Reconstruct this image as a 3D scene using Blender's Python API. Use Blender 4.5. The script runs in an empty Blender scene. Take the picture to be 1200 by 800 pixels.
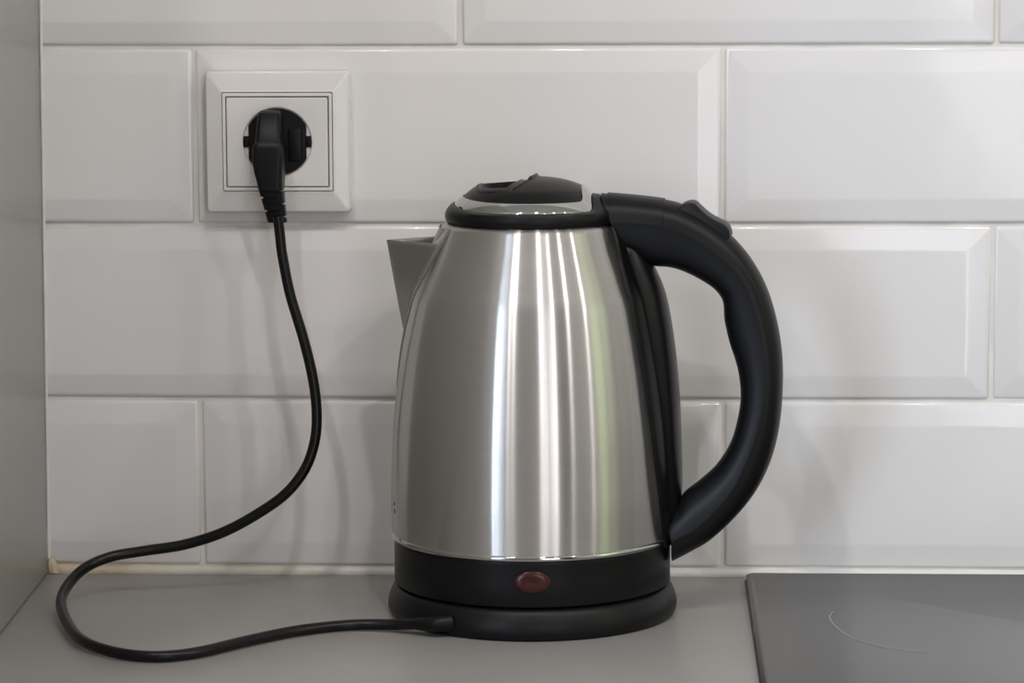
import bpy, bmesh, math, random
from mathutils import Vector, Matrix, noise
random.seed(7)
SC = bpy.context.scene
COL = SC.collection
PI = math.pi
R = math.radians

# ------------------------------------------------------------------ camera
YAW, PITCH, ROLL, FPX = 0.04602, 0.13416, -0.00424, 3549.98
cam_d = bpy.data.cameras.new('camera')
cam = bpy.data.objects.new('camera', cam_d)
COL.objects.link(cam)
cam.location = (-0.04244, -1.72627, 0.36953)
_f = Vector((-math.sin(YAW)*math.cos(PITCH), math.cos(YAW)*math.cos(PITCH), -math.sin(PITCH)))
_r = Vector((math.cos(YAW), math.sin(YAW), 0))
_u = _r.cross(_f)
_r2 = math.cos(ROLL)*_r + math.sin(ROLL)*_u
_u2 = -math.sin(ROLL)*_r + math.cos(ROLL)*_u
cam.rotation_euler = Matrix((_r2, _u2, -_f)).transposed().to_euler()
cam_d.sensor_width = 36.0
cam_d.lens = FPX*36.0/1200.0
cam_d.clip_start = 0.01
SC.camera = cam

# ------------------------------------------------------------------ view and world
SC.view_settings.view_transform = 'Standard'
SC.view_settings.look = 'None'
SC.view_settings.gamma = 1
SC.view_settings.use_curve_mapping = False
SC.view_settings.exposure = 0.30
W = bpy.data.worlds.new('world')
SC.world = W
W.use_nodes = True
W.node_tree.nodes['Background'].inputs[0].default_value = (0.80, 0.88, 1.0, 1)
W.node_tree.nodes['Background'].inputs[1].default_value = 1.0

# ------------------------------------------------------------------ lights of the room
def area(name, loc, target, size, power, col, shape='RECTANGLE', size_y=None, spread=None):
    d = bpy.data.lights.new(name, 'AREA')
    d.shape = shape
    d.size = size
    if size_y: d.size_y = size_y
    d.energy = power
    d.color = col
    if spread: d.spread = spread
    o = bpy.data.objects.new(name, d)
    COL.objects.link(o)
    o.location = loc
    o.rotation_euler = (Vector(target)-Vector(loc)).to_track_quat('-Z', 'Y').to_euler()
    return o
ROOM = dict(x0=-2.3, x1=2.15, y1=-3.4, z0=-0.90, z1=1.75)
# ceiling spots (small round lamps set in the ceiling)
LAMPS = [(-0.50, -1.30), (0.16, -1.22), (0.78, -2.10), (1.00, -1.30), (1.72, -1.15), (-0.85, -2.2)]
for i, (x, y) in enumerate(LAMPS):
    area('ceiling_spot_light', (x, y, ROOM['z1']-0.03), (x, y, -1), 0.07, 5.6, (1.0, 0.955, 0.925), 'DISK')
# daylight through the windows
area('window_daylight', (-1.80, -3.36, 0.55), (-1.2, 0, 0.3), 0.95, 44, (0.70, 0.82, 1.0), size_y=1.5)
area('balcony_door_daylight', (0.85, -3.36, 0.20), (0.5, 0, 0.1), 0.90, 14, (0.96, 0.95, 1.0), size_y=1.9)
area('side_window_daylight', (2.11, -1.02, 0.55), (0.0, -0.6, 0.2), 0.85, 2.8, (0.60, 0.82, 0.32), size_y=1.1)

# ------------------------------------------------------------------ materials
def new_mat(name):
    m = bpy.data.materials.new(name)
    m.use_nodes = True
    nt = m.node_tree
    return m, nt, nt.nodes['Principled BSDF'], nt.nodes['Material Output']
def N(nt, t, **kw):
    n = nt.nodes.new(t)
    for k, v in kw.items(): setattr(n, k, v)
    return n
def coords(nt, scale=(1, 1, 1)):
    tc = N(nt, 'ShaderNodeTexCoord'); mp = N(nt, 'ShaderNodeMapping')
    mp.inputs['Scale'].default_value = scale
    nt.links.new(tc.outputs['Object'], mp.inputs[0])
    return mp.outputs[0]
def noise_tex(nt, vec, scale, detail=3, rough=0.5):
    n = N(nt, 'ShaderNodeTexNoise')
    n.inputs['Scale'].default_value = scale
    n.inputs['Detail'].default_value = detail
    n.inputs['Roughness'].default_value = rough
    nt.links.new(vec, n.inputs['Vector'])
    return n.outputs[0]
def ramp(nt, fac, stops):
    r = N(nt, 'ShaderNodeValToRGB')
    while len(r.color_ramp.elements) < len(stops): r.color_ramp.elements.new(0.5)
    for e, (p, c) in zip(r.color_ramp.elements, stops):
        e.position = p; e.color = (*c, 1) if len(c) == 3 else c
    nt.links.new(fac, r.inputs[0])
    return r.outputs[0]
def bump(nt, fac, strength, dist, bsdf):
    b = N(nt, 'ShaderNodeBump')
    b.inputs['Strength'].default_value = strength
    b.inputs['Distance'].default_value = dist
    nt.links.new(fac, b.inputs['Height'])
    nt.links.new(b.outputs[0], bsdf.inputs['Normal'])
def simple(name, col, rough, metallic=0.0, spec=0.5, coat=0.0, nscale=None, nstr=0.0, ndist=0.0002, var=0.0, vscale=20):
    m, nt, b, out = new_mat(name)
    b.inputs['Base Color'].default_value = (*col, 1)
    b.inputs['Roughness'].default_value = rough
    b.inputs['Metallic'].default_value = metallic
    b.inputs['Specular IOR Level'].default_value = spec
    b.inputs['Coat Weight'].default_value = coat
    v = coords(nt)
    if nscale: bump(nt, noise_tex(nt, v, nscale, 2), nstr, ndist, b)
    if var:
        f = noise_tex(nt, v, vscale, 4)
        c = ramp(nt, f, [(0.3, tuple(x*(1-var) for x in col)), (0.7, tuple(min(1, x*(1+var)) for x in col))])
        nt.links.new(c, b.inputs['Base Color'])
    return m
M = {}
M['tile'] = simple('white_glazed_ceramic', (0.79, 0.778, 0.775), 0.11, spec=0.55, nscale=11, nstr=0.16, ndist=0.004)
M['grout'] = simple('cream_grout', (0.74, 0.72, 0.68), 0.85, nscale=900, nstr=0.5, var=0.10, vscale=30)
M['worktop'] = simple('grey_laminate', (0.34, 0.33, 0.32), 0.34, spec=0.5, nscale=1600, nstr=0.06, var=0.05, vscale=14)
M['panel'] = simple('grey_panel_laminate', (0.375, 0.365, 0.352), 0.30, spec=0.5, nscale=1200, nstr=0.06, var=0.03, vscale=6)
M['panel_edge'] = simple('panel_edge_band', (0.30, 0.285, 0.265), 0.4)
M['plastic'] = simple('matt_black_plastic', (0.0045, 0.0045, 0.005), 0.40, spec=0.22, nscale=3500, nstr=0.12, ndist=0.0001)
M['plastic_lid'] = simple('satin_black_lid', (0.005, 0.005, 0.0055), 0.36, spec=0.22, nscale=3500, nstr=0.12, ndist=0.0001)
M['plastic_soft'] = simple('soft_black_grip', (0.0045, 0.005, 0.0065), 0.40, spec=0.28, nscale=3500, nstr=0.08, ndist=0.0001)
M['plastic_gloss'] = simple('satin_black_plastic', (0.004, 0.004, 0.0045), 0.33, spec=0.2)
M['rubber'] = simple('black_cable_sheath', (0.004, 0.004, 0.0045), 0.30, spec=0.28, nscale=700, nstr=0.05)
M['chrome'] = simple('bright_chrome', (0.50, 0.50, 0.49), 0.07, metallic=1.0)
M['socket'] = simple('white_socket_plastic', (0.76, 0.745, 0.73), 0.14, spec=0.5)
M['socket_well'] = simple('socket_well_plastic', (0.72, 0.70, 0.68), 0.3)
M['hob'] = simple('black_hob_glass', (0.020, 0.020, 0.022), 0.22, spec=0.62, nscale=5, nstr=0.02, ndist=0.002)
M['hob_edge'] = simple('hob_ground_edge', (0.012, 0.012, 0.012), 0.4)
M['print'] = simple('hob_print_glare', (0.30, 0.30, 0.30), 0.5)
M['red'] = simple('dark_red_lens', (0.040, 0.006, 0.005), 0.25, spec=0.4)
M['room'] = simple('painted_wall', (0.36, 0.345, 0.33), 0.9)
M['ceil'] = simple('white_ceiling', (0.75, 0.74, 0.72), 0.9)
M['floor'] = simple('wood_floor', (0.22, 0.16, 0.11), 0.5, var=0.2, vscale=3)
M['dark'] = simple('plain_dark', (0.05, 0.045, 0.04), 0.5)
M['frame'] = simple('white_window_frame', (0.7, 0.7, 0.7), 0.4)
M['green'] = simple('green_curtain_cloth', (0.22, 0.36, 0.07), 0.9)
M['cream'] = simple('cream_curtain_cloth', (0.72, 0.66, 0.56), 0.9)

# sealant: cream, stained yellow towards the corner
def mk_caulk():
    m, nt, b, out = new_mat('cream_sealant')
    v = coords(nt)
    sep = N(nt, 'ShaderNodeSeparateXYZ'); nt.links.new(v, sep.inputs[0])
    mr = N(nt, 'ShaderNodeMapRange'); nt.links.new(sep.outputs[0], mr.inputs[0])
    mr.inputs[1].default_value = -0.40; mr.inputs[2].default_value = 0.0
    n = noise_tex(nt, v, 60, 5, 0.7)
    ad = N(nt, 'ShaderNodeMath', operation='ADD'); nt.links.new(mr.outputs[0], ad.inputs[0])
    ml = N(nt, 'ShaderNodeMath', operation='MULTIPLY_ADD'); nt.links.new(n, ml.inputs[0]); ml.inputs[1].default_value = 0.9; ml.inputs[2].default_value = -0.45
    nt.links.new(ml.outputs[0], ad.inputs[1])
    c = ramp(nt, ad.outputs[0], [(0.0, (0.56, 0.47, 0.32)), (0.22, (0.68, 0.63, 0.53)), (0.5, (0.74, 0.72, 0.67)), (1.0, (0.78, 0.77, 0.75))])
    nt.links.new(c, b.inputs['Base Color'])
    b.inputs['Roughness'].default_value = 0.4
    bump(nt, noise_tex(nt, v, 260, 4), 0.6, 0.0008, b)
    return m
M['caulk'] = mk_caulk()

# brushed stainless steel: the brushing runs round the body, so light stretches up and down
def mk_steel(name, rough, aniso, radial=True, col=(0.565, 0.55, 0.53)):
    m, nt, b, out = new_mat(name)
    nt.nodes.remove(b)
    g = N(nt, 'ShaderNodeBsdfAnisotropic')
    g.inputs['Roughness'].default_value = rough
    g.inputs['Anisotropy'].default_value = aniso
    if radial:
        t = N(nt, 'ShaderNodeTangent', direction_type='RADIAL', axis='Z')
        nt.links.new(t.outputs[0], g.inputs['Tangent'])
    v = coords(nt, (1, 1, 60))
    f = noise_tex(nt, v, 40, 6, 0.75)
    c = ramp(nt, f, [(0.3, tuple(x*0.93 for x in col)), (0.7, tuple(x*1.05 for x in col))])
    nt.links.new(c, g.inputs['Color'])
    # a little of the finish scatters more evenly
    g2 = N(nt, 'ShaderNodeBsdfAnisotropic')
    g2.inputs['Roughness'].default_value = 0.42
    g2.inputs['Anisotropy'].default_value = 0.35
    nt.links.new(c, g2.inputs['Color'])
    if radial: nt.links.new(t.outputs[0], g2.inputs['Tangent'])
    mx = N(nt, 'ShaderNodeMixShader'); mx.inputs[0].default_value = 0.25
    nt.links.new(g.outputs[0], mx.inputs[1]); nt.links.new(g2.outputs[0], mx.inputs[2])
    nt.links.new(mx.outputs[0], out.inputs['Surface'])
    return m
M['steel'] = mk_steel('brushed_steel', 0.235, 0.80)
M['steel_plain'] = mk_steel('satin_steel', 0.34, 0.0, False, (0.42, 0.405, 0.385))

# ------------------------------------------------------------------ mesh helpers
def mesh_obj(name, verts, faces, mat, parent=None, smooth=True, angle=30, mats=None):
    me = bpy.data.meshes.new(name)
    me.from_pydata([tuple(v) for v in verts], [], faces)
    me.update()
    bm = bmesh.new(); bm.from_mesh(me)
    bmesh.ops.remove_doubles(bm, verts=bm.verts, dist=1e-6)
    bmesh.ops.recalc_face_normals(bm, faces=bm.faces)
    bm.to_mesh(me); bm.free()
    if smooth:
        for p in me.polygons: p.use_smooth = True
        me.set_sharp_from_angle(angle=R(angle))
    me.materials.append(mat)
    o = bpy.data.objects.new(name, me)
    COL.objects.link(o)
    if parent: o.parent = parent
    return o
def grid_faces(nr, nc, closed_c=True, off=0):
    f = []
    for i in range(nr-1):
        for j in range(nc if closed_c else nc-1):
            k = (j+1) % nc
            f.append((off+i*nc+j, off+i*nc+k, off+(i+1)*nc+k, off+(i+1)*nc+j))
    return f
def lathe(name, prof, mat, parent, n=128, angle=30):
    """prof: list of (r, z); r == 0 at an end closes it"""
    v = []
    for r, z in prof:
        for j in range(n):
            a = 2*PI*j/n
            v.append((max(r, 1e-7)*math.cos(a), max(r, 1e-7)*math.sin(a), z))
    f = grid_faces(len(prof), n)
    me = mesh_obj(name, v, f, mat, parent, True, angle)
    return me
def rings(name, rs, mat, parent=None, cap0=False, cap1=True, smooth=True, angle=30):
    """rs: list of rings (equal point count), joined and capped"""
    v = [p for r in rs for p in r]; n = len(rs[0])
    f = grid_faces(len(rs), n)
    if cap0: f.append(tuple(range(n))[::-1])
    if cap1: f.append(tuple(range((len(rs)-1)*n, len(rs)*n)))
    return mesh_obj(name, v, f, mat, parent, smooth, angle)
def box(name, lo, hi, mat, parent=None, bev=0.0, seg=2):
    bm = bmesh.new()
    bmesh.ops.create_cube(bm, size=1)
    for v in bm.verts:
        v.co = Vector([(lo[i]+hi[i])/2 + v.co[i]*(hi[i]-lo[i]) for i in range(3)])
    if bev: bmesh.ops.bevel(bm, geom=list(bm.edges), offset=bev, segments=seg, affect='EDGES', profile=0.5)
    me = bpy.data.meshes.new(name); bm.to_mesh(me); bm.free()
    for p in me.polygons: p.use_smooth = True
    me.set_sharp_from_angle(angle=R(35))
    me.materials.append(mat)
    o = bpy.data.objects.new(name, me); COL.objects.link(o)
    if parent: o.parent = parent
    return o
def lerp_tab(t, x):
    if x <= t[0][0]: return t[0][1]
    for (a, va), (b, vb) in zip(t, t[1:]):
        if x <= b: return va+(vb-va)*(x-a)/(b-a)
    return t[-1][1]
def catmull(P, sub):
    out = []
    n = len(P)
    for i in range(n-1):
        p0, p1, p2, p3 = P[max(i-1, 0)], P[i], P[i+1], P[min(i+2, n-1)]
        for s in range(sub):
            t = s/sub
            out.append(tuple(0.5*((2*b)+(-a+c)*t+(2*a-5*b+4*c-d)*t*t+(-a+3*b-3*c+d)*t**3) for a, b, c, d in zip(p0, p1, p2, p3)))
    out.append(tuple(P[-1]))
    return out
def smooth_tab(t, sub=5): return catmull(t, sub)
def thing(name, label, cat, loc=(0, 0, 0), rotz=0, group=None):
    o = bpy.data.objects.new(name, None); COL.objects.link(o)
    o.location = loc; o.rotation_euler = (0, 0, rotz)
    o.empty_display_size = 0.05
    o['label'] = label; o['category'] = cat
    if group: o['group'] = group
    return o
def tag(o, label, cat):
    o['label'] = label; o['category'] = cat
    return o
def struct(o):
    o['kind'] = 'structure'
    return o

# ------------------------------------------------------------------ setting: tiled wall
GR = -0.0012            # plane of the grout
wall = struct(box('wall_back', (-2.3, GR, -0.90), (2.15, 0.12, 1.75), M['grout']))
ZK = [0.0015+0.1013*k for k in range(7)]
JOINTS = {0: [-0.3026, -0.0005, 0.3015, 0.6035, 0.9055], 1: [-0.4515, -0.1500, 0.1521, 0.4540, 0.7560, 1.058],
          2: [-0.3030, -0.0015, 0.3005, 0.6025, 0.9045], 3: [-0.4520, -0.1503, 0.1520, 0.4545, 0.7565, 1.0585],
          4: [-0.3035, -0.0010, 0.3005, 0.6025, 0.9045], 5: [-0.4520, -0.1503, 0.1520, 0.4545, 0.7565, 1.0585]}
XL, XR = -0.3985, 1.2
def tile(x0, x1, z0, z1, bevl=True, bevr=True):
    g = 0.00135
    x0 += g if bevl else 0; x1 -= g if bevr else 0; z0 += g; z1 -= g
    #      inset  depth  corner
    prof = [(0.0000, 0.0005, 0.0010), (0.0000, -0.0018, 0.0010), (0.0002, -0.0023, 0.0010), (0.0006, -0.00265, 0.0009), (0.0012, -0.0029, 0.0007),
            (0.0020, -0.00305, 0.0005), (0.0027, -0.00316, 0.0004), (0.0119, -0.00468, 0.0002), (0.0126, -0.00478, 0.0002), (0.0133, -0.00484, 0.0002), (0.0142, -0.00485, 0.0002)]
    rs = []
    cx, cz = (x0+x1)/2, (z0+z1)/2
    ta, tb = random.gauss(0, R(0.16)), random.gauss(0, R(0.16))
    for ins, y, c in prof:
        a0 = x0+(ins if bevl else 0); a1 = x1-(ins if bevr else 0); b0 = z0+ins; b1 = z1-ins
        pts = [(a0+c, b0), (a1-c, b0), (a1, b0+c), (a1, b1-c), (a1-c, b1), (a0+c, b1), (a0, b1-c), (a0, b0+c)]
        rs.append([(px, y+(0 if y > 0 else (px-cx)*ta+(pz-cz)*tb), pz) for px, pz in pts])
    return rings('tile', rs, M['tile'], wall, smooth=True, angle=50)
for k in range(6):
    js = [j for j in JOINTS[k] if XL < j < XR]
    xs = [XL]+js+[XR]
    for i in range(len(xs)-1):
        if xs[i+1]-xs[i] > 0.004:
            z0 = ZK[k]+(0.003 if k == 0 else 0)
            tile(xs[i], xs[i+1], z0, ZK[k+1], i > 0, True)

# sealant bead along the worktop, and a thin one up the cabinet panel
def bead(name, pts, rad, mat, seed):
    rs = []
    for i, p in enumerate(pts):
        p = Vector(p)
        d = (Vector(pts[min(i+1, len(pts)-1)])-Vector(pts[max(i-1, 0)])).normalized()
        up = Vector((0, 0, 1)) if abs(d.z) < 0.5 else Vector((1, 0, 0))
        s = Vector((0, -1, 0))
        rr = rad*(1+0.28*noise.noise(Vector((i*0.35, seed, 0)))+0.12*noise.noise(Vector((i*1.3, seed, 3))))
        rs.append([p+up*math.cos(a)*rr+s*math.sin(a)*rr*0.9 for a in [PI*2*q/10 for q in range(10)]])
    return rings(name, rs, mat, None, True, True, True, 60)
n = 160
struct(bead('trim_1', [(-0.396+i*(1.28/n), -0.0030, 0.0012) for i in range(n+1)], 0.0036, M['caulk'], 1.0))
struct(bead('trim_2', [(-0.3930+0.0034*(i/60)*1.8, -0.0050, 0.0012+i*0.01) for i in range(61)], 0.0010, M['grout'], 5.0))
# lump of old sealant in the corner
rs = []
for i in range(7):
    t = i/6
    r = 0.0048*math.cos(t*PI/2)**0.8*(1+0.0)+0.0002
    rs.append([(-0.3927+r*1.2*max(0, math.cos(a))*(1+.5*noise.noise(Vector((a*2,t,1)))), -0.0042-0.0035*math.sin(t*2.2), 0.0005+max(0, r*math.sin(a))*1.9*(1+.5*noise.noise(Vector((a*2,t,7))))) for a in [2*PI*q/16 for q in range(16)]])
struct(rings('trim_3', rs, M['caulk'], None, True, True, True, 60))

# ------------------------------------------------------------------ setting: the rest of the room
struct(box('floor', (-2.4, -3.5, -0.95), (2.25, 0.12, -0.90), M['floor']))
struct(box('ceiling', (-2.4, -3.5, 1.75), (2.25, 0.12, 1.80), M['ceil']))
struct(box('wall_left', (-2.4, -3.5, -0.90), (-2.3, 0.12, 1.75), M['room']))
struct(box('wall_right', (2.15, -3.5, -0.90), (2.25, 0.12, 1.75), M['ceil']))
struct(box('wall_front', (-2.3, -3.5, -0.90), (2.15, -3.4, 1.75), M['room']))
def win(name, c, w, h, axis):
    """a white frame with a middle bar, on the front wall (axis x) or right wall (axis y)"""
    v, f = [], []
    def b(u0, u1, z0, z1, d=0.03):
        o = len(v)
        for a in (u0, u1):
            for z in (z0, z1):
                for q in (0, d):
                    v.append((c[0]+a, c[1]+q, c[2]+z) if axis == 'x' else (c[0]-q, c[1]+a, c[2]+z))
        for q in ((0, 1, 3, 2), (4, 6, 7, 5), (0, 4, 5, 1), (2, 3, 7, 6), (0, 2, 6, 4), (1, 5, 7, 3)):
            f.append(tuple(o+i for i in q))
    t = 0.06
    b(-w/2-t, -w/2, -h/2-t, h/2+t); b(w/2, w/2+t, -h/2-t, h/2+t)
    b(-w/2, w/2, -h/2-t, -h/2); b(-w/2, w/2, h/2, h/2+t); b(-0.025, 0.025, -h/2, h/2, 0.06)
    return struct(mesh_obj(name, v, f, M['frame'], None, False))
win('window_1', (-1.80, -3.40, 0.55), 0.95, 1.50, 'x')
win('door_1', (0.85, -3.40, 0.20), 0.90, 1.90, 'x')
win('window_2', (2.15, -1.02, 0.55), 0.85, 1.10, 'y')
struct(box('dark_reflection_panel', (1.55, -3.41, -0.90), (2.12, -3.34, 1.15), M['dark']))  # unseen dark panel, added to give the steel a dark reflected streak

# ------------------------------------------------------------------ worktop, cabinet panel, hob
tag(box('worktop', (-0.62, -0.620, -0.038), (1.25, -0.0001, 0.0), M['worktop'], None, 0.0015),
    'plain grey laminate worktop running along the foot of the tiled wall', 'worktop')
pan = thing('cabinet_panel', 'tall grey laminate cabinet side standing at the left end of the worktop', 'cabinet', (-0.3934, -0.0068, 0.0008))
box('side_board', (-0.018, -0.5900, 0.0), (0.0, 0.0, 0.80), M['panel'], pan, 0.0008)
pan.rotation_euler = (0, R(0.5), R(2.0))

hob = thing('induction_hob', 'black glass induction hob let into the worktop right of the kettle', 'hob', (0.0125, -0.0160, 0.0))
def rrect(x0, x1, y0, y1, r, z, n=6):
    p = []
    for cx, cy, a0 in ((x1-r, y1-r, 0), (x0+r, y1-r, 90), (x0+r, y0+r, 180), (x1-r, y0+r, 270)):
        for i in range(n+1):
            a = R(a0+90*i/n); p.append((cx+r*math.cos(a), cy+r*math.sin(a), z))
    return p
HW, HD = 0.58, 0.51
rings('gasket', [rrect(-0.0006, HW+.0006, -HD-.0006, .0006, .0040, 0.0), rrect(-0.0006, HW+.0006, -HD-.0006, .0006, .0040, 0.0012),
                 rrect(0.0010, HW-.001, -HD+.001, -.001, .0035, 0.0014)], M['hob_edge'], hob, True, True)
rings('glass_plate', [rrect(0.0002, HW-.0002, -HD+.0002, -.0002, .0040, 0.0012), rrect(0.0002, HW-.0002, -HD+.0002, -.0002, .0040, 0.0042),
                      rrect(0.0016, HW-.0016, -HD+.0016, -.0016, .0030, 0.0050), rrect(0.0020, HW-.0020, -HD+.0020, -.0020, .0030, 0.0051)], M['hob'], hob, True, True, angle=15)
# cooking zone ring, drawn only where it catches glare; the glare is painted pale
ARC = catmull([(0.0588, -0.1130), (0.0552, -0.1225), (0.0540, -0.1345), (0.0560, -0.1530), (0.0628, -0.1780), (0.0745, -0.1950), (0.0888, -0.2060), (0.1010, -0.2110)], 6)
v, f = [], []
for i, (x, y) in enumerate(ARC):
    a = Vector(ARC[max(i-1, 0)]); b = Vector(ARC[min(i+1, len(ARC)-1)])
    d = (b-a).normalized(); nn = Vector((-d.y, d.x))
    w = 0.00042*min(1.0, (i+1)/6, (len(ARC)-i)/14+0.15)
    for s in (-1, 1):
        v.append((x-0.0125+nn.x*w*s, y+0.0160+nn.y*w*s, 0.00518))
for i in range(len(ARC)-1): f.append((2*i, 2*i+1, 2*i+3, 2*i+2))
mesh_obj('cooking_zone_mark', v, f, M['print'], hob)['label'] = 'thin arc of the cooking zone ring with its glare painted pale'

# ------------------------------------------------------------------ wall socket
SX, SZ, SY = -0.2541, 0.2522, -0.0047
sock = thing('wall_socket', 'square white wall socket set on the tiles with a black plug in it', 'socket', (SX, SY, SZ))
def rr_xz(hx, hz, r, y, n=5, cx=0, cz=0):
    p = []
    for sx, sz, a0 in ((1, 1, 0), (-1, 1, 90), (-1, -1, 180), (1, -1, 270)):
        for i in range(n+1):
            a = R(a0+90*i/n); p.append((cx+sx*(hx-r)+r*math.cos(a), y, cz+sz*(hz-r)+r*math.sin(a)))
    return p
def frame_ring(name, prof, mat, parent, angle=25):
    rs = [rr_xz(*q) for q in prof]
    return rings(name, rs, mat, parent, False, False, True, angle)
frame_ring('outer_frame', [(.0411, .0401, .0022, 0), (.0411, .0401, .0022, -.0055), (.0409, .0399, .0022, -.0076), (.0404, .0394, .0020, -.0085),
                           (.0396, .0386, .0018, -.0089), (.0330, .0300, .0014, -.0094), (.0320, .0286, .0010, -.0100), (.0316, .0282, .0010, -.0098), (.0315, .0281, .0010, -.0060)], M['socket'], sock)
frame_ring('inner_frame', [(.0312, .0278, .0010, -.0060), (.0312, .0278, .0010, -.0103), (.0308, .0274, .0010, -.0107), (.0298, .0262, .0008, -.0107), (.0294, .0258, .0008, -.0103), (.0293, .0257, .0008, -.0060)], M['socket'], sock)
# cover plate with the round opening
NC = 24
def circ(r, y, n=NC, a_off=45/6*0):
    return [(r*math.cos(a), y, r*math.sin(a)) for a in [2*PI*i/n for i in range(n)]]
def plate_ring(hx, hz, y):
    p = []
    for i in range(96):
        a = 2*PI*i/96; c, s = math.cos(a), math.sin(a)
        k = min(hx/abs(c) if abs(c) > 1e-9 else 9, hz/abs(s) if abs(s) > 1e-9 else 9)
        p.append((c*k, y, s*k))
    return p
rings('cover_plate', [plate_ring(.0288, .0252, -.0060), plate_ring(.0288, .0252, -.0104), plate_ring(.0284, .0248, -.0108),
                      circ(.0204, -.0108, 96), circ(.0199, -.0107, 96), circ(.0196, -.0102, 96), circ(.0193, -.0050, 96)], M['socket'], sock, False, False, True, 25)
rings('socket_well', [circ(.0197, -.0092, 96), circ(.0158, -.0092, 96), circ(.0156, -.0088, 96), circ(.0156, .0030, 96), circ(.0001, .0030, 96)], M['socket_well'], sock, False, True, True, 25)
for sx in (-1, 1):
    box('earth_clip', (sx*.0180-.0018, -.0101, -.0030), (sx*.0180+.0016, -.0080, .0034), M['plastic'], sock, .0003)
# dark backing so that nothing shows through the joints
rings('mounting_box', [rr_xz(.0380, .0370, .002, -.0005), rr_xz(.0380, .0370, .002, -.0058)], M['socket_well'], sock, True, False)

# ------------------------------------------------------------------ kettle
KX, KY, ROT = -0.1070, -0.0931, R(-5.74)
kettle = thing('electric_kettle', 'brushed steel electric kettle with black handle and lid on a black round base', 'kettle', (KX, KY, 0), ROT)
BODY = smooth_tab([(.0450, .0768), (.0600, .0771), (.0737, .0770), (.1021, .0757), (.1256, .0734), (.1491, .0701), (.1725, .0653), (.1818, .0619),
                   (.1915, .0579), (.2004, .0539), (.2051, .0519), (.2097, .0500), (.2125, .0488), (.2138, .0470)], 4)
def body_r(z): return lerp_tab(BODY, z)
lathe('body', [(0.070, .0450)]+[(r, z) for z, r in BODY]+[(.0440, .2145)], M['steel'], kettle, 192, 40)
lathe('steel_rim', [(.0740, .0428), (.0764, .0425), (.0771, .0428), (.0774, .0436), (.0772, .0446), (.0768, .0455), (.0760, .0458)], M['chrome'], kettle, 160, 60)
lathe('base_ring', [(0.0001, .0178), (.0735, .0178), (.0754, .0180), (.0757, .0186), (.0757, .0300), (.0756, .0400), (.0758, .0418), (.0752, .0430), (.0700, .0440)], M['plastic'], kettle, 160, 35)

# oval pilot light, facing the room
AL = R(-81.9)
def on_ring(s, z, d):
    r = .0757+d; a = AL+s/.0757
    return (r*math.cos(a), r*math.sin(a), z)
def oval(hx, hz, d, n=40): return [on_ring(hx*math.cos(2*PI*i/n), .0316+hz*math.sin(2*PI*i/n), d) for i in range(n)]
rings('light_bezel', [oval(.0103, .0066, -.0002), oval(.0103, .0066, .0002), oval(.0098, .0061, .0002), oval(.0096, .0059, -.0004)], M['plastic_gloss'], kettle, False, False)
rings('pilot_light', [oval(.0096, .0059, -.0005), oval(.0094, .0057, .0002), oval(.0080, .0046, .0008), oval(.0055, .0030, .0010), oval(.0025, .0013, .0007), oval(.0003, .0002, .0006)],
      M['red'], kettle, False, True)['label'] = 'dark red oval pilot light'

# ---- top: collar, chrome trim, lid
def u_lim(v, u0, k): return u0+k*(v/.019)**2
def outline(rad, u0, k, n=144, soft=0.0020):
    out = []
    for i in range(n):
        a = 2*PI*i/n; c, s = math.cos(a), math.sin(a)
        r = rad
        if c > 0:
            lo, hi = 0.0, rad
            # farthest point along the ray inside u < u_lim
            if rad*c > u_lim(rad*s, u0, k):
                for _ in range(40):
                    m = (lo+hi)/2
                    if m*c > u_lim(m*s, u0, k): hi = m
                    else: lo = m
                r = lo
        out.append((a, r))
    # soften the two corners
    rr = [q[1] for q in out]
    for _ in range(3): rr = [(rr[i-1]+2*rr[i]+rr[(i+1) % n])/4 for i in range(n)]
    return [(out[i][0], rr[i]) for i in range(n)]
DOME = smooth_tab([(0, .2388), (.010, .2384), (.0195, .2368), (.0287, .2335), (.033, .2306), (.0365, .2270), (.040, .2238), (.0415, .2224), (.05, .21)], 4)
def dome(r): return lerp_tab(DOME, r)
def zs(r, a):
    u = r*math.cos(a)
    return dome(r)+(.0019 if u < 0 else .0004)*(u/.0390)**4
LID = outline(.0366, .0275, .0030)
CHR = outline(.0416, .0335, .0028)
# the finger scoop: a flattened D left of the middle, with a deep hollow in it
def sstep(x):
    x = max(0.0, min(1.0, x)); return x*x*(3-2*x)
def d_edge(u, v, u0, bow, L, hw):
    """distance inside a D whose straight side bows along the dome (negative outside)"""
    if abs(v) >= hw: return -1.0
    ur = u0-bow*(v/hw)**2
    ul = ur-(L-bow*(1-(v/hw)**2)*0.3)*math.sqrt(max(0, 1-(v/hw)**2))
    ey = (hw-abs(v))
    return min(ur-u, (u-ul), ey*1.5)
def recess(u, v):
    e = d_edge(u, v, .0022, .0085, .0330, .0275)
    d = 0.0
    if e > 0:
        t = max(0, min(1, (u+.031)/.030))
        d += (.0001+.0025*t**2.2)*sstep(e/.0006)+(.0002+.0007*t)*math.exp(-((e-.0009)/.0006)**2)
        e2 = d_edge(u, v, -.0062, .0040, .0220, .0205)
        if e2 > 0: d += .0075*sstep(e2/.0020)
    elif e > -.0016: d -= .0005*sstep((e+.0016)/.0008)
    # the little rise where the finger lifts
    if 0 <= -e < .0030 and u > -.006 and abs(v) < .015:
        d -= .0011*sstep(1-(-e)/.0030)*sstep((.015-abs(v))/.004)
    return d
verts, faces = [], []
LID2 = []
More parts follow.
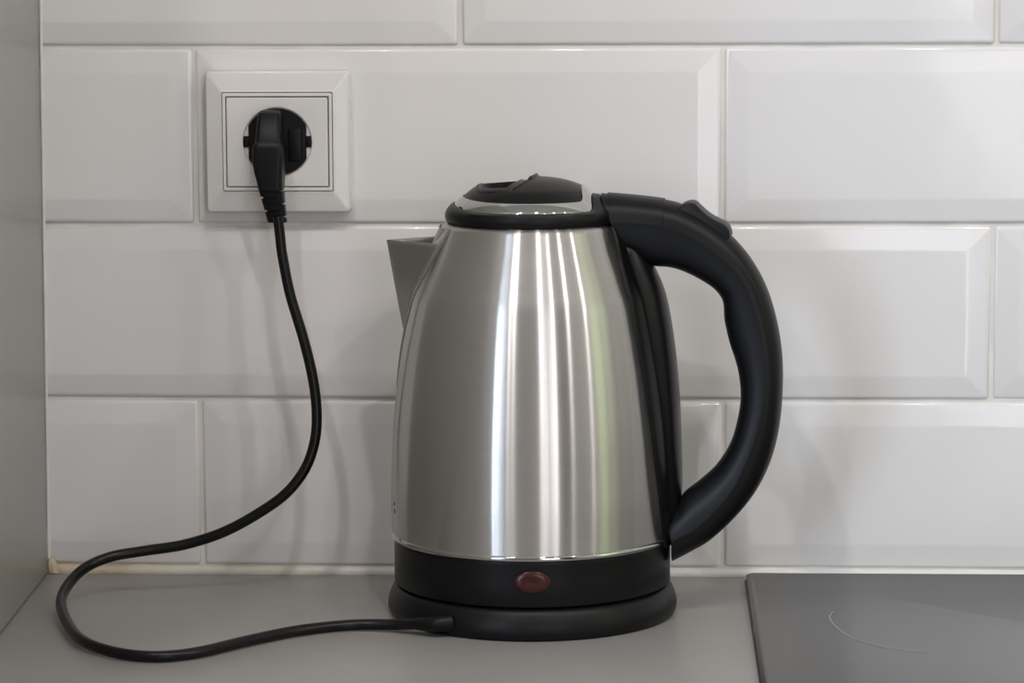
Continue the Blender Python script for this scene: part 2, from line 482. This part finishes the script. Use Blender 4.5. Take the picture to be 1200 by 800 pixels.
for i in range(len(LID)):
    a0, r0 = LID[i]; a1, r1 = LID[(i+1) % len(LID)]
    if a1 < a0: a1 += 2*PI
    for q in (0, 1/3, 2/3): LID2.append((a0+(a1-a0)*q, r0+(r1-r0)*q))
NR, NA = 100, len(LID)
for i in range(NR+1):
    s = i/NR
    for a, r in LID2:
        rr = r*s
        u, w = rr*math.cos(a), rr*math.sin(a)
        verts.append((u, w, zs(rr, a)-recess(u, w)*min(1, (r-rr)/.0012)))
for a, r in LID2: verts.append(((r+.0001)*math.cos(a), (r+.0001)*math.sin(a), zs(r, a)-.0012))
faces = grid_faces(NR+2, len(LID2))
mesh_obj('lid', verts, faces, M['plastic_lid'], kettle, True, 50)
# chrome trim
v = []
prof = [(0.0, -.0015, 0), (0.0, .0003, 0), (0.12, .0005, 0), (0.88, .0001, 0), (1.0, -.0004, 0), (1.02, -.0018, 0)]
for s, dz, _ in prof:
    for (a, r0), (_, r1) in zip(LID, CHR):
        r = r0+.0003+(r1-r0-.0003)*s
        v.append((r*math.cos(a), r*math.sin(a), zs(r0+(r1-r0)*s, a)+dz))
mesh_obj('chrome_trim', v, grid_faces(len(prof), NA), M['chrome'], kettle, True, 40)['label'] = 'bright chrome band round the lid'
# black collar
v = []
for k in range(9):
    t = k/8
    for a, r1 in CHR:
        if k == 0: r, z = .0440, .2142
        elif k == 1: r, z = .0460, .2150
        elif k == 2: r, z = .0467, .2172
        elif k == 3: r, z = .0466, .2195
        elif k == 4: r, z = .0457, .2215
        else:
            q = (k-4)/4
            zt = zs(r1, a)+.0001
            r = .0457+(r1+.0002-.0457)*q
            base = .0457
            z = .2215+(zt-.2215)*math.sin(q*PI/2) if k < 8 else zt-.0003
        v.append((r*math.cos(a), r*math.sin(a), z))
    if k == 8:
        for a, r1 in CHR: v.append(((r1-.0004)*math.cos(a), (r1-.0004)*math.sin(a), zs(r1, a)-.003))
mesh_obj('collar', v, grid_faces(10, NA), M['plastic'], kettle, True, 40)

# ---- handle
ST = [(0.0384, 0.2302, 0.0435, 0.215, 0.0491, 0.1961), (0.05, 0.2294, 0.0537, 0.2156, 0.0569, 0.1948), (0.0638, 0.2281, 0.0648, 0.2148, 0.0662, 0.1912),
      (0.0776, 0.226, 0.0763, 0.2121, 0.0754, 0.1904), (0.0891, 0.2215, 0.086, 0.2081, 0.0833, 0.1882), (0.1006, 0.2142, 0.0952, 0.2022, 0.0925, 0.1837),
      (0.1108, 0.2056, 0.1044, 0.1949, 0.0999, 0.1787), (0.12, 0.1942, 0.1132, 0.1858, 0.1041, 0.1723), (0.1279, 0.1795, 0.1187, 0.1739, 0.105, 0.1621),
      (0.1335, 0.1611, 0.123, 0.1577, 0.1079, 0.1496), (0.1364, 0.1417, 0.1254, 0.1406, 0.1121, 0.1367), (0.1365, 0.1208, 0.1255, 0.122, 0.114, 0.1218),
      (0.1344, 0.1012, 0.1219, 0.1037, 0.1122, 0.1078), (0.1299, 0.0843, 0.1165, 0.0873, 0.1086, 0.0955), (0.1226, 0.0691, 0.1092, 0.0721, 0.1017, 0.0841),
      (0.1125, 0.0557, 0.0995, 0.0596, 0.093, 0.0755), (0.0991, 0.0426, 0.0893, 0.0499, 0.0841, 0.0682), (0.0885, 0.0357, 0.0824, 0.046, 0.08, 0.062),
      (0.0777, 0.0297, 0.0763, 0.043, 0.0735, 0.0562)]
HWID = [.0150, .0152, .0155, .0155, .0152, .0150, .0148, .0145, .0142, .0140, .0140, .0140, .0140, .0140, .0142, .0146, .0152, .0156, .0158]
FULL = catmull([s+(w,) for s, w in zip(ST, HWID)], 5)
def shell(name, st, mat, outer, w_add=0.0, lift=0.0, pw=0.85):
    rs = []
    for (ou, oz, su, sz, iu, iz, w) in st:
        su += .0018; w += w_add
        eu, ez = (ou, oz) if outer else (iu, iz)
        if lift:
            L = math.hypot(eu-su, ez-sz); eu += (eu-su)/L*lift; ez += (ez-sz)/L*lift
        ring = []
        K = 14
        for j in range(K+1):
            a = -PI/2+PI*j/K
            c = max(0, math.cos(a))**pw; s = math.sin(a)
            s = math.copysign(abs(s)**0.9, s)
            ring.append((su+(eu-su)*c, w*s, sz+(ez-sz)*c))
        # back side, a little inside the seam plane
        bu, bz = su-(eu-su)*0.03, sz-(ez-sz)*0.03
        for j in range(1, 4):
            ring.append((bu, w*(1-2*j/4)*0.96, bz))
        rs.append(ring)
    return rings(name, rs, mat, kettle, True, True, True, 40)
shell('handle_shell', FULL, M['plastic'], True)
shell('handle_grip', FULL, M['plastic_soft'], False, -.0006, 0, 0.8)
shell('hinge_cover', FULL[2:14], M['plastic'], True, .0007, .0007)
# hinge pin slot on top
# column down the body that carries the handle
WT = smooth_tab([(.0400, .0165), (.0449, .0205), (.0704, .0275), (.1032, .0318), (.1359, .0335), (.1638, .0328), (.1915, .0255), (.2050, .0185), (.2130, .0160)], 4)
UT = smooth_tab([(.0375, .0785), (.0447, .0800), (.0682, .0823), (.0940, .0820), (.1221, .0807), (.1501, .0779), (.1756, .0732), (.1912, .0668), (.2050, .0600), (.2130, .0550)], 4)
rs = []
for i in range(61):
    z = .0400+(.2128-.0400)*i/60
    w = lerp_tab(WT, z); U = lerp_tab(UT, z); rb = body_r(max(z, .045))+(0.0 if z > .045 else 0)
    ring = []
    K = 44
    for j in range(K+1):
        q = -1+2*j/K
        vv = w*math.sin(q*PI/2)
        ub = math.sqrt(max(0, rb*rb-vv*vv))
        e = abs(vv)/w
        # lip at the edge, then a shallow channel, then the crest
        h = (U-rb)
        p = 0.0011*min(1, (1-e)/0.05)+(h-.0011)*(1-min(1, e/.60)**3.0)**0.6
        if e > 0.999: p = -0.0006
        ring.append((ub+p, vv, z))
    for j in range(1, K):
        q = 1-2*j/K
        vv = w*math.sin(q*PI/2)
        ring.append((math.sqrt(max(0, rb*rb-vv*vv))-.0015, vv, z))
    rs.append(ring)
rings('handle_column', rs, M['plastic_gloss'], kettle, True, True, True, 40)
# thumb switch on top of the handle
poly = catmull([(.0800, .2225), (.0822, .2250), (.0855, .2262), (.0886, .2262), (.0912, .2240), (.0945, .2210), (.0985, .2182), (.1030, .2160), (.1058, .2145), (.1078, .2118), (.1086, .2085)], 3)
low = [(.1070, .2070), (.1010, .2110), (.0950, .2150), (.0880, .2190), (.0820, .2210)]
loop = poly+low
rs = []
for vv, sc in ((-.0095, .55), (-.0090, .90), (-.0078, 1.0), (.0078, 1.0), (.0090, .90), (.0095, .55)):
    cu = sum(p[0] for p in loop)/len(loop); cz = sum(p[1] for p in loop)/len(loop)
    rs.append([(cu+(u-cu)*(0.94+0.06*sc), vv, z-(1-sc)*.0022) for u, z in loop])
rings('thumb_switch', rs, M['plastic'], kettle, True, True, True, 40)

# ---- spout, folded from sheet, and the pressed patch of the body round it
ZT, ZB = .2036, .1505
def sp_w(z):
    t = (z-ZB)/(ZT-ZB)
    return .0262*max(0.0, t)**0.80
def ridge(z):
    t = (z-ZB)/(ZT-ZB)
    return .0702+(.0812-.0702)*t
outer_s, inner_s = [], []
rs = []
NZ = 24
for i in range(NZ+1):
    z = ZB+(ZT-ZB)*i/NZ
    w = sp_w(z)+.0004
    row = []
    K = 12
    for j in range(-K, K+1):
        q = j/K
        vv = w*q
        rb = body_r(z)-.0008
        ub = math.sqrt(rb*rb-w*w)
        # from the body edge to the ridge, with the fold rounded a little
        e = math.sqrt(q*q+0.0016)
        u = ridge(z)-(ridge(z)-ub)*min(1, e)
        zt = z+0.0006*(abs(q))*i/NZ
        row.append((-u, vv, zt))
    rs.append(row)
nc = len(rs[0])
v = [p for r in rs for p in r]
f = grid_faces(len(rs), nc, False)
o = mesh_obj('spout', v, f, M['steel_plain'], kettle, True, 40)
md = o.modifiers.new('sheet', 'SOLIDIFY'); md.thickness = .0009; md.offset = -1
def patch(name, zlo, zhi, wf, lift, mat, nz=40, nk=24):
    v, f = [], []
    for i in range(nz+1):
        z = zlo+(zhi-zlo)*i/nz
        w = wf(z)
        for j in range(nk+1):
            q = -1+2*j/nk
            vv = w*math.sin(q*PI/2)
            e = min(1, (1-abs(q))/0.10, (i/nz)/0.06)
            rb = body_r(z)+lift*e-0.0002
            vv = max(-rb*.99, min(rb*.99, vv))
            v.append((-math.sqrt(rb*rb-vv*vv), vv, z))
    f = grid_faces(nz+1, nk+1, False)
    return mesh_obj(name, v, f, mat, kettle, True, 60)
def fw(z):
    t = (z-.1180)/(.2125-.1180)
    return .0005+.0300*max(0, t)**0.75
patch('spout_flange', .1180, .2122, lambda z: min(fw(z), .0295), .0010, M['steel'])
# small water level marks pressed into the steel low on the spout side
for k, (z, dz) in enumerate([(.0630, .0012), (.0588, .0016)]):
    a0 = R(-177.2+5.74)-ROT*0
    v = []
    for da, zz in ((-.010, -dz), (.010, -dz*0.6), (.012, dz), (-.006, dz*0.7)):
        r = body_r(z)+.0001
        v.append((r*math.cos(a0+R(14)+da*1.6), r*math.sin(a0+R(14)+da*1.6), z+zz))
    mesh_obj('level_mark', v, [(0, 1, 2, 3)], M['dark'], kettle)

# ------------------------------------------------------------------ power base with its cord and plug
base = thing('kettle_base', 'black round kettle power base whose cord loops left to a plug in the wall socket', 'power base', (KX, KY, 0), 0)
lathe('base_shell', [(0.0001, 0.0003), (.0765, 0.0003), (.0782, .0010), (.0791, .0028), (.0794, .0050), (.0791, .0080), (.0783, .0108), (.0771, .0135), (.0762, .0152), (.0752, .0162), (.0735, .0168), (.0001, .0168)], M['plastic'], base, 160, 35)
CP = [(-0.2519, -0.0360, 0.2120), (-0.2508, -0.0360, 0.2015), (-0.2494, -0.037, 0.1895), (-0.245, -0.040, 0.1681), (-0.2376, -0.044, 0.1444), (-0.2322, -0.048, 0.1232), (-0.2297, -0.051, 0.1042),
      (-0.2306, -0.053, 0.0876), (-0.2359, -0.055, 0.0718), (-0.247, -0.057, 0.0575), (-0.2639, -0.058, 0.0455), (-0.2833, -0.059, 0.0353), (-0.305, -0.06, 0.0285), (-0.3263, -0.063, 0.0256),
      (-0.3449, -0.068, 0.0231), (-0.3576, -0.078, 0.0188), (-0.3641, -0.095, 0.0128), (-0.3637, -0.118, 0.0080), (-0.3528, -0.1570, 0.0055), (-0.3373, -0.1930, 0.0042), (-0.3167, -0.2140, 0.0034),
      (-0.2959, -0.2215, 0.0032), (-0.2754, -0.2125, 0.0032), (-0.2525, -0.1853, 0.0032), (-0.2284, -0.1612, 0.0032), (-0.2024, -0.1485, 0.0034), (-0.1795, -0.1500, 0.0042), (-0.1653, -0.1560, 0.0060), (-0.1560, -0.1600, 0.0078), (-0.1510, -0.1560, 0.0085)]
def tube(name, pts, rad, mat, parent, n=14, off=(KX, KY, 0)):
    P = [Vector(p)-Vector(off) for p in pts]
    rs = []
    t0 = (P[1]-P[0]).normalized()
    nrm = t0.orthogonal().normalized()
    for i, p in enumerate(P):
        t = (P[min(i+1, len(P)-1)]-P[max(i-1, 0)]).normalized()
        nrm = (nrm-t*nrm.dot(t)).normalized()
        b = t.cross(nrm)
        r = rad(i/(len(P)-1)) if callable(rad) else rad
        rs.append([p+nrm*math.cos(a)*r+b*math.sin(a)*r for a in [2*PI*q/n for q in range(n)]])
    return rings(name, rs, mat, parent, True, True, True, 60)
tube('power_cord', catmull(CP, 7), .0030, M['rubber'], base)
tube('cord_guard', catmull([(-0.1660, -0.1556, 0.0060), (-0.1600, -0.1590, 0.0068), (-0.1540, -0.1610, 0.0074), (-0.1480, -0.1590, 0.0078)], 5), lambda t: .0033+.0016*t, M['plastic'], base)
# plug
plug = bpy.data.objects.new('plug', None)
def px_ring(xc, hw, yf, yb, z, r=.003, n=5):
    """rounded rectangle in the x-y plane at height z; yf is the side to the room"""
    p = []
    cy = (yf+yb)/2; hy = abs(yb-yf)/2; r = min(r, hw*.95, hy*.95)
    for sx, sy, a0 in ((1, 1, 0), (-1, 1, 90), (-1, -1, 180), (1, -1, 270)):
        for i in range(n+1):
            a = R(a0+90*i/n); p.append((xc-KX+sx*(hw-r)+r*math.cos(a), cy-KY+sy*(hy-r)+r*math.sin(a), z))
    return p
bpy.data.objects.remove(plug)
BX = -0.2571
secs = [(.2705, BX, .0040, -.0230, -.0180, .002), (.2702, BX, .0056, -.0258, -.0160, .0028), (.2690, BX, .0064, -.0282, -.0150, .003), (.2660, BX, .0067, -.0306, -.0150, .003),
        (.2600, BX, .0069, -.0338, -.0150, .003), (.2540, BX, .0071, -.0366, -.0150, .003), (.2531, BX, .0073, -.0374, -.0150, .0022), (.2500, BX, .0086, -.0384, -.0150, .0026), (.2420, BX, .0087, -.0390, -.0150, .003),
        (.2360, BX+.0003, .0080, -.0392, -.0160, .003), (.2320, BX+.0008, .0073, -.0392, -.0200, .003), (.2270, BX+.0013, .0068, -.0394, -.0240, .003)]
plug = rings('plug', [px_ring(x, hw, yf, yb, z, r) for z, x, hw, yf, yb, r in secs], M['plastic'], base, True, True, True, 24)
plug['label'] = 'black angled mains plug with ribbed strain relief'
# round face of the plug, flattened at the sides, lying in the well
def disc(r, fl, y, n=72):
    p = []
    for i in range(n):
        a = 2*PI*i/n; x = max(-fl, min(fl, r*math.cos(a))); z = r*math.sin(a)
        p.append((SX-KX+x, y-KY, SZ+z))
    return p
rings('plug_face', [disc(.0190, .0165, -.0060), disc(.0190, .0165, -.0148), disc(.0184, .0160, -.0158), disc(.0150, .0150, -.0160)], M['plastic'], plug, True, True, True, 30)
box('face_block', (-0.2478-KX, -.0172-KY, .2415), (-0.2402-KX, -.0140-KY, .2600), M['plastic'], plug, .0008)
rs = []
for i in range(61):
    z = .2272-(.2272-.2082)*i/60
    t = (.2272-z)/.0190
    hw = .0068-.0016*t
    gl = any(abs(z-q) < .0007 for q in (.2222, .2146))
    gr = any(abs(z-q) < .0007 for q in (.2258, .2184, .2112))
    ring = px_ring(BX+.0013+.0031*t, hw, -.0385+.003*t, -.0385+.003*t+hw*1.9, z, .0026)
    xc = BX+.0013+.0031*t-KX; yc = -.0385+.003*t+hw*.95-KY
    rs.append([((x-xc)*(0.80 if ((x < xc and gl) or (x > xc and gr)) else 1)+xc, (y-yc)*(0.82 if ((x < xc+.0006 and gl) or (x > xc-.0006 and gr)) else 1)+yc, zz) for x, y, zz in ring])
rings('strain_relief', rs, M['plastic'], plug, True, True, True, 24)
